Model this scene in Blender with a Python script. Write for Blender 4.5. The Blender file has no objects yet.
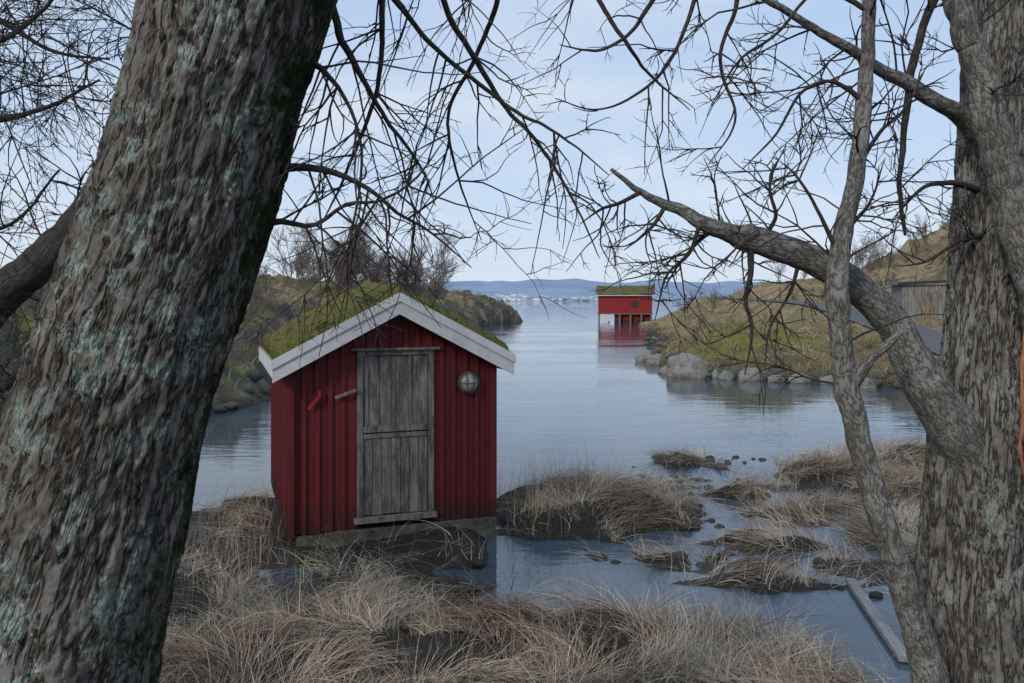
import bpy, math, random, time, bmesh
import numpy as np
from mathutils import Vector
T0=time.time()
random.seed(7); rng=np.random.default_rng(7)
sc=bpy.context.scene
CH=2.5; F=800.0
def P(u,v,d):
    return ((u-512)*d/F, d, CH-(v-300)*d/F)
# ---------------- numpy noise
TAB=np.random.default_rng(99).random(65536)
def vn(x,y,z=0.0,seed=0):
    x=np.asarray(x,float);y=np.asarray(y,float)
    fx,fy=np.floor(x),np.floor(y); tx,ty=x-fx,y-fy
    tx=tx*tx*(3-2*tx);ty=ty*ty*(3-2*ty)
    ix=fx.astype(np.int64)*7919;iy=fy.astype(np.int64)*30011
    so=seed*4241
    def sl(b):
        a00=TAB[(ix+iy+b)&65535];a10=TAB[(ix+7919+iy+b)&65535];a01=TAB[(ix+iy+30011+b)&65535];a11=TAB[(ix+7919+iy+30011+b)&65535]
        a=a00+(a10-a00)*tx; c=a01+(a11-a01)*tx
        return a+(c-a)*ty
    if np.ndim(z)==0: return sl(int(math.floor(z))*12611+so)
    z=np.asarray(z,float); fz=np.floor(z); tz=z-fz; tz=tz*tz*(3-2*tz); iz=fz.astype(np.int64)*12611+so
    a=sl(iz); b=sl(iz+12611); return a+(b-a)*tz
def fbm(x,y,z=0.0,o=4,seed=0):
    s=0;a=.5;t=0
    for i in range(o):
        s=s+a*vn(np.asarray(x)*2**i+i*17.3,np.asarray(y)*2**i+i*9.1,z*2**i,seed+i);t+=a;a*=.5
    return s/t
def ss(a,b,x):
    t=np.clip((x-a)/(b-a),0,1);return t*t*(3-2*t)
# ---------------- mesh accumulation
class MB:
    def __init__(s): s.v=[];s.q=[];s.t=[];s.n=0;s.tint=[];s.bk=[]
    def add(s,v,q=None,t=None,tint=0.5,bk=None):
        v=np.asarray(v,float).reshape(-1,3)
        if q is not None and len(q): s.q.append(np.asarray(q,int)+s.n)
        if t is not None and len(t): s.t.append(np.asarray(t,int)+s.n)
        s.v.append(v); s.n+=len(v)
        s.tint.append(np.full(len(v),tint) if np.isscalar(tint) else np.asarray(tint,float))
        s.bk.append(v if bk is None else np.asarray(bk,float))
    def box(s,x0,x1,y0,y1,z0,z1,tint=.5,ztl=None):
        a,b=(z1,z1) if ztl is None else ztl
        v=[(x0,y0,z0),(x1,y0,z0),(x1,y1,z0),(x0,y1,z0),(x0,y0,a),(x1,y0,b),(x1,y1,b),(x0,y1,a)]
        q=[(0,3,2,1),(4,5,6,7),(0,1,5,4),(1,2,6,5),(2,3,7,6),(3,0,4,7)]
        s.add(v,q,tint=tint)
    def prism(s,poly,y0,y1,tint=.5):
        n=len(poly)
        v=[(x,y0,z) for x,z in poly]+[(x,y1,z) for x,z in poly]
        q=[(i,(i+1)%n,(i+1)%n+n,i+n) for i in range(n)]
        t=[]
        if n==4: q+= [(3,2,1,0),(4,5,6,7)]
        else:
            for i in range(1,n-1): t+=[(0,i+1,i),(n,n+i,n+i+1)]
        s.add(v,q,t,tint)
    def obj(s,name,mat=None,smooth=False,parent=None,col=None,loc=None):
        v=np.concatenate(s.v)
        me=bpy.data.meshes.new(name)
        q=np.concatenate(s.q) if s.q else np.zeros((0,4),int)
        t=np.concatenate(s.t) if s.t else np.zeros((0,3),int)
        me.vertices.add(len(v)); me.vertices.foreach_set('co',v.astype(np.float32).ravel())
        nl=q.size+t.size; me.loops.add(nl)
        me.loops.foreach_set('vertex_index',np.concatenate([q.ravel(),t.ravel()]).astype(np.int32))
        npoly=len(q)+len(t); me.polygons.add(npoly)
        ls=np.concatenate([np.arange(len(q))*4,q.size+np.arange(len(t))*3]).astype(np.int32)
        me.polygons.foreach_set('loop_start',ls)
        me.polygons.foreach_set('use_smooth',np.full(npoly,smooth))
        me.update(calc_edges=True)
        a=me.attributes.new('tint','FLOAT','POINT'); a.data.foreach_set('value',np.concatenate(s.tint).astype(np.float32))
        a=me.attributes.new('bk','FLOAT_VECTOR','POINT'); a.data.foreach_set('vector',np.concatenate(s.bk).astype(np.float32).ravel())
        if col is not None:
            a=me.attributes.new('gcol','FLOAT_COLOR','POINT'); c=np.ones((len(v),4),np.float32); c[:,:3]=col; a.data.foreach_set('color',c.ravel())
        o=bpy.data.objects.new(name,me); sc.collection.objects.link(o)
        if mat: me.materials.append(mat)
        if parent: o.parent=parent
        if loc: o.location=loc
        return o
def empty(name,loc=(0,0,0),rz=0):
    e=bpy.data.objects.new(name,None); sc.collection.objects.link(e); e.location=loc; e.rotation_euler=(0,0,rz); e.empty_display_size=.2
    return e
# ---------------- materials
def newmat(name,rough=.8,spec=.3):
    m=bpy.data.materials.new(name); m.use_nodes=True
    nt=m.node_tree; b=nt.nodes['Principled BSDF']; b.inputs['Roughness'].default_value=rough
    b.inputs['Specular IOR Level'].default_value=spec
    return m,nt,b
def nd(nt,ty,**k):
    n=nt.nodes.new(ty)
    for a,b in k.items(): setattr(n,a,b)
    return n
def ramp(nt,fac,stops):
    r=nt.nodes.new('ShaderNodeValToRGB')
    e=r.color_ramp.elements
    while len(e)<len(stops): e.new(.5)
    for i,(p,c) in enumerate(stops):
        e[i].position=p; e[i].color=(c,c,c,1) if np.isscalar(c) else (*c,1)
    nt.links.new(fac,r.inputs[0]); return r.outputs[0]
def mix(nt,f,a,b,bt='MIX'):
    m=nt.nodes.new('ShaderNodeMix'); m.data_type='RGBA'; m.blend_type=bt
    for s,i in ((f,0),(a,6),(b,7)):
        if hasattr(s,'is_linked'): nt.links.new(s,m.inputs[i])
        elif i==0: m.inputs[0].default_value=s
        else: m.inputs[i].default_value=(*s,1)
    return m.outputs[2]
def noise(nt,vec,scale,detail=6,rough=.6,dist=0):
    n=nd(nt,'ShaderNodeTexNoise'); n.inputs['Scale'].default_value=scale;n.inputs['Detail'].default_value=detail;n.inputs['Roughness'].default_value=rough;n.inputs['Distortion'].default_value=dist
    if vec is not None: nt.links.new(vec,n.inputs['Vector'])
    return n.outputs[0]
def mapping(nt,vec,scale):
    m=nd(nt,'ShaderNodeMapping'); m.inputs['Scale'].default_value=scale; nt.links.new(vec,m.inputs['Vector']); return m.outputs[0]
def bump(nt,b,h,strength=.5,dist=.02):
    n=nd(nt,'ShaderNodeBump'); n.inputs['Strength'].default_value=strength;n.inputs['Distance'].default_value=dist
    nt.links.new(h,n.inputs['Height']); nt.links.new(n.outputs[0],b.inputs['Normal']); return n
def attr(nt,name): return nd(nt,'ShaderNodeAttribute',attribute_name=name)
def objco(nt): return nd(nt,'ShaderNodeTexCoord').outputs['Object']
def math_(nt,op,a,b=None):
    m=nd(nt,'ShaderNodeMath',operation=op)
    for s,i in ((a,0),(b,1)):
        if s is None: continue
        if hasattr(s,'is_linked'): nt.links.new(s,m.inputs[i])
        else: m.inputs[i].default_value=s
    return m.outputs[0]

def bark_mat(name,dark,mid,light,lich=.5,vs=1.0,moss=True,bs=.9,zs=.22,fw=.06):
    m,nt,b=newmat(name,.9,.15)
    bk=attr(nt,'bk').outputs['Vector']
    co=mapping(nt,bk,(1,1,zs))
    n1=noise(nt,co,30*vs,3,.6,.15)
    rid=math_(nt,'ABSOLUTE',math_(nt,'SUBTRACT',n1,.5))
    e=ramp(nt,rid,[(0,0.0),(fw*.5,.45),(fw*1.8,1.0)])
    fine=noise(nt,mapping(nt,bk,(1,1,.55)),110*vs,5,.72)
    hgt=mix(nt,.42,e,fine)
    c=ramp(nt,hgt,[(.18,dark),(.5,mid),(.82,light)])
    l1=noise(nt,bk,11*vs,7,.72,.1); l2=noise(nt,bk,2.8*vs,3)
    c=mix(nt,ramp(nt,l2,[(.35,.5),(.6,0.0)]),c,tuple(x*.5 for x in mid))
    if lich>0:
        lf=math_(nt,'MULTIPLY',ramp(nt,l1,[(.52,0.0),(.565,1.0)]),ramp(nt,l2,[(.36,0.0),(.54,1.0)]))
        lf=math_(nt,'MULTIPLY',lf,lich)
        c=mix(nt,lf,c,mix(nt,ramp(nt,fine,[(.38,0.0),(.62,1.0)]),(.09,.12,.095),(.38,.44,.39)))
        c=mix(nt,math_(nt,'MULTIPLY',ramp(nt,fine,[(.62,0.0),(.68,1.0)]),lich*.8),c,(.34,.36,.32))
    if moss:
        ti=attr(nt,'tint').outputs['Fac']
        mf=ramp(nt,math_(nt,'ADD',ti,math_(nt,'MULTIPLY',math_(nt,'SUBTRACT',l1,.5),1.6)),[(.60,0.0),(.78,1.0)])
        c=mix(nt,mf,c,mix(nt,fine,(.006,.009,.004),(.035,.045,.014)))
    nt.links.new(c,b.inputs['Base Color'])
    bump(nt,b,hgt,bs,.016/vs)
    return m
M_barkL=bark_mat('lichen_bark',(.020,.016,.013),(.098,.084,.072),(.23,.208,.185),lich=.95,bs=1)
M_barkR=bark_mat('grey_bark',(.024,.019,.016),(.115,.099,.086),(.25,.23,.205),lich=.6,vs=1.1,bs=1)
M_limb=bark_mat('limb_bark',(.05,.044,.039),(.15,.137,.122),(.27,.255,.235),lich=.6,vs=1.7,moss=False,bs=.6,zs=.4)
M_twig=bark_mat('twig_bark',(.018,.015,.013),(.046,.040,.035),(.09,.08,.072),lich=0,vs=4,moss=False,bs=.2)
M_birch,nt,b=newmat('bush_bark',.9,.1)
nt.links.new(ramp(nt,noise(nt,objco(nt),5,2),[(.3,(.10,.08,.074)),(.7,(.22,.18,.165))]),b.inputs['Base Color'])

# ground
M_ground,nt,b=newmat('ground_mat',.9,.35)
oc=objco(nt); g=attr(nt,'gcol').outputs['Color']
n1=noise(nt,oc,1.7,6,.65); n2=noise(nt,oc,14,7,.72)
f=math_(nt,'MULTIPLY',ramp(nt,n1,[(.3,.6),(.7,1.35)]),ramp(nt,n2,[(.3,.45),(.7,1.5)]))
c=nd(nt,'ShaderNodeVectorMath',operation='SCALE'); nt.links.new(g,c.inputs[0]); nt.links.new(f,c.inputs['Scale'])
nt.links.new(c.outputs[0],b.inputs['Base Color'])
nt.links.new(ramp(nt,attr(nt,'tint').outputs['Fac'],[(0,.9),(1,.22)]),b.inputs['Roughness'])
bump(nt,b,n2,.9,.08)
def grass_mat(name,stops):
    m,nt,b=newmat(name,.75,.2)
    t=attr(nt,'tint').outputs['Fac']
    nt.links.new(ramp(nt,t,stops),b.inputs['Base Color'])
    return m
M_grass=grass_mat('dry_grass_mat',[(0,(.045,.034,.025)),(.3,(.17,.128,.090)),(.65,(.37,.292,.208)),(1,(.60,.51,.39))])
M_hgrass=grass_mat('hill_grass_mat',[(0,(.085,.078,.028)),(.35,(.22,.165,.075)),(.7,(.36,.27,.14)),(1,(.46,.37,.22))])
def red_mat(name,c0=(.160,.013,.016),c1=(.078,.010,.012)):
    m,nt,b=newmat(name,.62,.3)
    oc=objco(nt); st=mapping(nt,oc,(1,1,.08)); ti=attr(nt,'tint').outputs['Fac']
    a=noise(nt,st,26,6,.7); bb=noise(nt,oc,5,5,.6)
    c=mix(nt,ramp(nt,a,[(.3,0.0),(.7,1.0)]),c0,c1)
    c=mix(nt,ramp(nt,bb,[(.45,0.0),(.75,.5)]),c,(.14,.024,.024))
    c=mix(nt,math_(nt,'MULTIPLY',ti,.6),c,c1)
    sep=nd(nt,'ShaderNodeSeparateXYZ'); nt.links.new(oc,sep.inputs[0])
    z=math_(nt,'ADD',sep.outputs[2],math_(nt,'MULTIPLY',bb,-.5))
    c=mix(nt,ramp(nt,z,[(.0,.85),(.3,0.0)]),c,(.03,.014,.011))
    c=mix(nt,ramp(nt,noise(nt,st,44,7,.8),[(.64,0.0),(.72,.55)]),c,(.15,.09,.08))
    nt.links.new(c,b.inputs['Base Color']); bump(nt,b,a,.5,.006); return m
M_red=red_mat('red_paint'); M_redtrim=red_mat('red_trim',(.32,.02,.022),(.22,.014,.016))
def wood_mat(name,cs,zs=.06):
    m,nt,b=newmat(name,.85,.2)
    oc=objco(nt); ti=attr(nt,'tint').outputs['Fac']
    off=nd(nt,'ShaderNodeCombineXYZ'); nt.links.new(math_(nt,'MULTIPLY',ti,37.0),off.inputs[1])
    va=nd(nt,'ShaderNodeVectorMath',operation='ADD'); nt.links.new(oc,va.inputs[0]); nt.links.new(off.outputs[0],va.inputs[1])
    st=mapping(nt,va.outputs[0],(1,1,zs)); a=noise(nt,st,55,7,.75,.4); d=noise(nt,mapping(nt,va.outputs[0],(1,1,.3)),8,6,.75)
    c=ramp(nt,a,[(.28,cs[0]),(.5,cs[1]),(.72,cs[2])])
    c=mix(nt,ramp(nt,ti,[(0,0.0),(1,.75)]),c,cs[3])
    c=mix(nt,ramp(nt,d,[(.44,0.0),(.62,.8)]),c,cs[0])
    nt.links.new(c,b.inputs['Base Color']); bump(nt,b,a,.8,.008); return m
M_wood=wood_mat('weathered_wood',((.04,.036,.034),(.165,.158,.153),(.34,.33,.32),(.27,.20,.14)))
M_greyw=wood_mat('silver_wood',((.085,.08,.075),(.23,.22,.205),(.36,.35,.33),(.3,.27,.235)))
M_white,nt,b=newmat('white_paint',.6,.3)
oc=objco(nt); a=noise(nt,oc,6,7,.7); a2=noise(nt,oc,45,6,.7)
c=mix(nt,ramp(nt,a,[(.35,0.0),(.7,.6)]),(.60,.60,.61),(.38,.39,.38)); c=mix(nt,ramp(nt,a2,[(.56,0.0),(.70,.7)]),c,(.22,.24,.2))
nt.links.new(c,b.inputs['Base Color']); bump(nt,b,a2,.3,.004)
M_conc,nt,b=newmat('concrete',.9,.2)
oc=objco(nt); a=noise(nt,oc,7,8,.7); nt.links.new(ramp(nt,a,[(.3,(.03,.027,.022)),(.55,(.10,.095,.08)),(.75,(.19,.18,.16))]),b.inputs['Base Color']); bump(nt,b,a,.8,.03)
def moss_mat(name,g0,g1,g2,br,sc_=3.2):
    m,nt,b=newmat(name,.95,.1)
    oc=objco(nt); a=noise(nt,oc,sc_,7,.75); f=noise(nt,oc,42,6,.75); a2=noise(nt,oc,sc_*2.7,5,.7)
    c=ramp(nt,f,[(.3,g0),(.55,g1),(.75,g2)]); c=mix(nt,ramp(nt,a,[(.46,0.0),(.56,.85)]),c,mix(nt,f,tuple(x*.3 for x in br),br))
    c=mix(nt,ramp(nt,a2,[(.36,.7),(.46,0.0)]),c,(.02,.018,.01))
    nt.links.new(c,b.inputs['Base Color']); bump(nt,b,mix(nt,.5,f,a2),1,.05); return m
M_moss=moss_mat('roof_moss',(.04,.042,.012),(.17,.175,.04),(.32,.31,.08),(.24,.19,.11))
M_turf=moss_mat('turf',(.05,.06,.02),(.14,.15,.045),(.22,.22,.08),(.2,.16,.09),1.5)
def rock_mat(name,k,mossf):
    m,nt,b=newmat(name,.85,.3)
    oc=objco(nt); a=noise(nt,oc,2.2,6,.65); f=noise(nt,oc,18,7,.7); ti=attr(nt,'tint').outputs['Fac']
    c=ramp(nt,f,[(.3,(.07*k,.068*k,.062*k)),(.6,(.18*k,.175*k,.16*k)),(.8,(.30*k,.295*k,.28*k))])
    c=mix(nt,ramp(nt,a,[(.46,0.0),(.58,mossf)]),c,(.085,.078,.034))
    c=mix(nt,ti,mix(nt,.8,c,(.02,.02,.018)),c)
    nt.links.new(c,b.inputs['Base Color']); bump(nt,b,mix(nt,.5,a,f),.9,.12); return m
M_rock=rock_mat('rock_mat',.85,.9); M_boulder=rock_mat('boulder_mat',1.8,.5)
M_metal,nt,b=newmat('lamp_metal',.6,.4); nt.links.new(ramp(nt,noise(nt,objco(nt),30,6),[(.35,(.03,.03,.025)),(.7,(.10,.10,.08))]),b.inputs['Base Color'])
M_glass,nt,b=newmat('lamp_glass',.35,.5); nt.links.new(ramp(nt,noise(nt,objco(nt),22,6),[(.35,(.14,.14,.11)),(.65,(.40,.40,.34))]),b.inputs['Base Color'])
M_orange,nt,b=newmat('orange_strap',.8,.2); nt.links.new(ramp(nt,noise(nt,objco(nt),30,4),[(.3,(.25,.10,.05)),(.7,(.40,.17,.09))]),b.inputs['Base Color'])
M_dark,nt,b=newmat('dark_glass',.3,.5); b.inputs['Base Color'].default_value=(.02,.022,.025,1)

# ---------------- terrain
def sdf(poly,x,y):
    p=np.array(poly,float); n=len(p); d=np.full(x.shape,1e18); ins=np.zeros(x.shape,bool)
    for i in range(n):
        a=p[i];b_=p[(i+1)%n]; e=b_-a
        wx=x-a[0];wy=y-a[1]; t=np.clip((wx*e[0]+wy*e[1])/(e@e),0,1)
        d=np.minimum(d,(wx-e[0]*t)**2+(wy-e[1]*t)**2)
        c=((a[1]<=y)&(b_[1]>y))|((b_[1]<=y)&(a[1]>y))
        xi=a[0]+(y-a[1])*(e[0]/(e[1] if e[1]!=0 else 1e-9))
        ins^= c&(x<xi)
    d=np.sqrt(d); return np.where(ins,d,-d)
PN=[(-60,-60),(60,-60),(60,4),(9,5.5),(5.2,6.2),(3.6,5.0),(2.9,4.5),(2.35,5.1),(2.0,5.9),(1.5,6.4),(.9,6.2),(.2,6.3),(-.35,6.7),(-.3,7.5),(-.15,8.3),(-.4,9.2),(-1.3,10.3),(-2.7,10.4),(-3.5,9.7),(-4.2,8.7),(-7,8.4),(-60,10)]
PL=[(-3000,6),(-60,7),(-9,9.5),(-7.3,12),(-6.8,15),(-6.2,18.5),(-6.6,22),(-8.5,30),(-9.5,45),(-7.5,60),(-3.8,74),(-.6,86),(1.0,95),(.2,103),(-6,112),(-40,130),(-400,190),(-3000,400)]
PR=[(3000,500),(300,220),(60,150),(24,112),(18,101),(16.0,94),(14.8,84),(12.0,68),(8.8,50),(6.9,38),(5.6,32),(5.3,28.5),(5.8,26),(7.5,25.2),(9.4,24.0),(11.5,22.0),(14,20),(18,18),(30,14),(3000,10)]
ISL=[(1.0,9.4,1.25,1.1,.34),(.35,8.8,.55,.6,.25),(2.85,10.2,.5,.36,.17),(4.7,11.3,.9,.6,.2),(5.4,10.2,.8,1.0,.25),(4.2,8.4,.65,.8,.2),(2.1,7.2,.6,.3,.09),(2.7,8.15,.4,.24,.12),(1.5,7.8,.3,.18,.07),(3.5,9.3,.35,.2,.08),(2.6,12.4,.5,.22,.06),(4.9,7.0,1.0,.9,.2),(6.3,12.5,1.2,.6,.2)]
PATH=np.array([(13,20.5,.7),(14.6,27,1.0),(16.2,34,1.35),(17.8,42,1.8),(19,50,2.2),(19.4,60,2.45),(18.5,72,2.7)])
def pathinfo(x,y):
    best=np.full(x.shape,1e9); z=np.zeros(x.shape)
    for i in range(len(PATH)-1):
        a=PATH[i];b_=PATH[i+1];e=b_[:2]-a[:2]
        t=np.clip(((x-a[0])*e[0]+(y-a[1])*e[1])/(e@e),0,1)
        d=np.hypot(x-a[0]-e[0]*t,y-a[1]-e[1]*t); m=d<best
        best=np.where(m,d,best); z=np.where(m,a[2]+(b_[2]-a[2])*t,z)
    return best,z
def terr(x,y):
    x=np.asarray(x,float);y=np.asarray(y,float)
    amp=np.clip(.25+.03*np.abs(y),0,4)
    kx=.55; wx=x+(fbm(x*kx,y*kx,0,4,1)-.5)*amp*1.6; wy=y+(fbm(x*kx,y*kx,5,4,2)-.5)*amp*1.6
    dN=sdf(PN,x+(fbm(x*1.1,y*1.1,0,4,11)-.5)*.9,y+(fbm(x*1.1,y*1.1,7,4,12)-.5)*.9); dL=sdf(PL,wx,wy); dR=sdf(PR,wx,wy)
    rough=fbm(x*1.5,y*1.5,0,5,4)-.5; big=fbm(x*.16,y*.16,0,5,5)-.5
    mudf=np.exp(-(((x+1.0)/1.9)**2+((y-7.1)/.95)**2)**2)+np.exp(-(((x+3.4)/.9)**2+((y-8.2)/1.0)**2)**2)
    hN=.16*ss(-.1,.6,dN)+rough*.46+np.clip((4.1-y)*.33,0,1.0)
    hN=hN*(1-np.clip(mudf,0,1))+np.clip(mudf,0,1)*(.02+(fbm(x*1.4,y*1.9,4,4,36)-.5)*.36)
    shed=np.exp(-(((x+1.5)/1.35)**2+((y-9.0)/1.25)**2)**2); hN=hN*(1-shed)+.15*shed
    hL=2.9*(1-np.exp(-np.maximum(dL,0)/2.6))+.03*np.clip(dL,0,60)+big*2.4*ss(0,5,dL)+(rough*1.3+(np.abs(fbm(x*.8,y*.8,3,4,8)-.5))*1.8)*ss(0,1.5,dL)
    dd=np.clip(dR,0,75)
    hR=.05+.28*ss(0,2.5,dR)+.0098*np.clip(dd,0,34)**2+.30*np.clip(dd-34,0,60)+big*2.6*ss(3,25,dR)+rough*.6*ss(0,2,dR)
    hR=hR+1.2*np.exp(-((x-8.9)/2.6)**2-((y-31)/3.5)**2)+2.6*np.exp(-((x-22)/7)**2-((y-72)/9)**2)+.8*np.exp(-((x-15)/2)**2-((y-62)/7)**2)
    hut=np.exp(-(((x-20.6)/2.6)**2+((y-39)/4.5)**2)**2); hR=hR*(1-hut)+1.35*hut
    pd,pz=pathinfo(x,y); w=1-ss(1.3,3.6,pd); w=w*ss(.3,1.5,dR); hR=hR*(1-w)+(pz-.03)*w
    def sea(d): return np.maximum(-3,d*.35-.05)
    h=np.maximum(np.where(dN>0,hN,sea(dN)),np.maximum(np.where(dL>0,hL,sea(dL)),np.where(dR>0,hR,sea(dR))))
    marsh=-9.0
    wx=(fbm(x*2.2,y*2.2,1,3,21)-.5)*.8; wy=(fbm(x*2.2,y*2.2,9,3,22)-.5)*.7
    for cx,cy,rx,ry,H in ISL:
        r2=((x+wx-cx)/rx)**2+((y+wy-cy)/ry)**2
        marsh=np.maximum(marsh,np.where(r2<3,H*(1-r2)+rough*.16,-9))
    h=np.maximum(h,marsh)
    mz=(1-ss(2.0,3.4,np.hypot((x-3.6)/1.3,(y-9.2)/1.3)))
    h=np.maximum(h,np.where(mz>0,-.17+.27*(fbm(x*1.6,y*2.8,2,5,31))*mz+.02,-9))
    return h,dN,dL,dR,pd
def tz(x,y): return terr(np.atleast_1d(np.asarray(x,float)),np.atleast_1d(np.asarray(y,float)))[0]
NX,NY=560,620
sx=np.linspace(-7.2,7.2,NX); gx=4.5*np.sinh(sx)
sy=np.linspace(math.asinh(-30/4.),math.asinh(3200/4.),NY); gy=7+4*np.sinh(sy)
X,Y=np.meshgrid(gx,gy); x=X.ravel();y=Y.ravel()
H,dN,dL,dR,pd=terr(x,y)
Z=H.reshape(NY,NX); dzy=np.gradient(Z,gy,axis=0).ravel(); dzx=np.gradient(Z,gx,axis=1).ravel(); slope=np.hypot(dzx,dzy)
def mixc(a,b_,f): return a*(1-f[:,None])+np.array(b_)*f[:,None]
col=np.tile(np.array([.028,.023,.018]),(len(x),1))
nA=fbm(x*.5,y*.5,0,5,41); nB=fbm(x*.12,y*.12,0,5,42); nC=fbm(x*1.6,y*1.6,0,4,43)
near=(y<13.5)&(x>-5.2)
col=mixc(col,(.09,.07,.048),ss(.10,.28,H)*ss(.42,.6,nC)*near)
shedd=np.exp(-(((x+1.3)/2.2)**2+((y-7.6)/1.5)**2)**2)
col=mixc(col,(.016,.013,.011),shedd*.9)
far=~near
col=mixc(col,(.30,.225,.12),far*ss(.1,.4,H))
col=mixc(col,(.13,.13,.04),far*ss(.54,.66,nA)*.7*ss(.1,.6,H))
col=mixc(col,(.12,.085,.05),far*ss(.52,.66,nB)*.6)
Lm=(dL>0)&far
col=mixc(col,(.06,.047,.03),Lm*ss(.40,.55,nC)*.7)
col=mixc(col,(.15,.14,.035),Lm*ss(.5,.62,nA)*.6)
rk=far*ss(.55,1.1,slope)*ss(.36,.46,nC)*(dL>0)*.85
col=mixc(col,(.085,.084,.08),rk)
kn=np.exp(-((x-8.6)/3.4)**2-((y-30)/4.5)**2); col=mixc(col,(.17,.175,.030),kn*ss(.40,.52,nC)); col=mixc(col,(.07,.05,.03),kn*ss(.42,.34,nC))
col=mixc(col,(.030,.027,.020),ss(.22,.0,H))
wet=np.clip(ss(.14,.02,H)*near*1.0,0,1)
mb=MB(); i=np.arange(NY-1)[:,None]*NX+np.arange(NX-1)[None,:]; i=i.ravel()
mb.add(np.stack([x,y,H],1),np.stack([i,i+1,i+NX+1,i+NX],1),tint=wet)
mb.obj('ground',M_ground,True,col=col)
print('terrain',time.time()-T0)
M_path,nt,b=newmat('gravel',.9,.2); oc=objco(nt); nt.links.new(ramp(nt,noise(nt,oc,3,7,.7),[(.3,(.085,.087,.092)),(.7,(.14,.142,.15))]),b.inputs['Base Color'])
def catmull(p,n):
    p=np.asarray(p,float); q=np.vstack([2*p[0]-p[1],p,2*p[-1]-p[-2]])
    m=len(p)-1; ts=np.linspace(0,m,n)
    k=np.minimum(ts.astype(int),m-1); t=(ts-k)[:,None]
    a,b_,c,d=q[k],q[k+1],q[k+2],q[k+3]
    return .5*(2*b_+(c-a)*t+(2*a-5*b_+4*c-d)*t*t+(3*b_-a-3*c+d)*t**3)
pp=catmull(PATH,120); tg=np.gradient(pp[:,:2],axis=0); tg/=np.linalg.norm(tg,axis=1)[:,None]
mb=MB(); W=5; vs=[]
for k in range(120):
    for j in range(W):
        o=(j/(W-1)-.5)*2.2; px=pp[k,0]+tg[k,1]*o; py=pp[k,1]-tg[k,0]*o; vs.append((px,py,pp[k,2]+.07-.02*abs(o)))
q=[(k*W+j,k*W+j+1,(k+1)*W+j+1,(k+1)*W+j) for k in range(119) for j in range(W-1)]
mb.add(vs,q); mb.obj('paved_path',M_path,True)
# water
M_water,nt,b=newmat('water_mat',.03,.5)
b.inputs['IOR'].default_value=1.44
oc=objco(nt)
w1=noise(nt,mapping(nt,oc,(.5,1.3,1)),1.6,3,.5,.5); w2=noise(nt,mapping(nt,oc,(.5,1.5,1)),6,3,.55); pt=noise(nt,mapping(nt,oc,(.35,1,1)),.2,3,.6)
pf=ramp(nt,pt,[(.42,.10),(.6,1.0)])
h=math_(nt,'ADD',math_(nt,'MULTIPLY',w1,.45),math_(nt,'MULTIPLY',math_(nt,'MULTIPLY',w2,pf),.45))
bump(nt,b,h,.17,.09)
nt.links.new(mix(nt,pf,(.036,.056,.074),(.062,.092,.122)),b.inputs['Base Color'])
nt.links.new(ramp(nt,pt,[(.4,.01),(.65,.035)]),b.inputs['Roughness'])
mb=MB(); g2=np.array([-3200,-400,-60,0,60,400,3200.]); gy2=np.array([3.0,12,40,120,500,1500,3200.])
xx,yy=np.meshgrid(g2,gy2); i=(np.arange(6)[:,None]*7+np.arange(6)).ravel()
mb.add(np.stack([xx.ravel(),yy.ravel(),0*xx.ravel()],1),np.stack([i,i+1,i+8,i+7],1)); mb.obj('water',M_water)
# distant hills
M_far,nt,b=newmat('painted_haze_hill_mat',1,0); oc=objco(nt)
nt.links.new(ramp(nt,noise(nt,mapping(nt,oc,(1,1,3)),.01,7,.7),[(.35,(.22,.29,.39)),(.6,(.29,.37,.48)),(.75,(.35,.43,.53))]),b.inputs['Base Color'])  # blue-grey base colour paints the aerial haze onto the hills
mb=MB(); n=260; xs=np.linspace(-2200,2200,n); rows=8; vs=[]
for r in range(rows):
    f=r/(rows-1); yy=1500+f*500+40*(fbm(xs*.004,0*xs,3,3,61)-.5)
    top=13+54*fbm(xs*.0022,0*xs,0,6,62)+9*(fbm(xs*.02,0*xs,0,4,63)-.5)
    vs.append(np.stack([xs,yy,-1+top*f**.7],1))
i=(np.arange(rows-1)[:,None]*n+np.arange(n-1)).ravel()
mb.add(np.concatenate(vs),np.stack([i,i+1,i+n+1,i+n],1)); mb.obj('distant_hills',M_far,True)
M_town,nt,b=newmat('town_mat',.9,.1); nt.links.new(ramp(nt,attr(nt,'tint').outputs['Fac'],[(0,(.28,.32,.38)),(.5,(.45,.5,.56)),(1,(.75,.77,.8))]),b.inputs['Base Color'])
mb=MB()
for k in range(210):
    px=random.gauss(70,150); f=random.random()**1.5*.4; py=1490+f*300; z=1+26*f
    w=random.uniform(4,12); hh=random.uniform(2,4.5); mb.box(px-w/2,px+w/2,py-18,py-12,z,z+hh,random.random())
mb.obj('distant_town',M_town)

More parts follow.
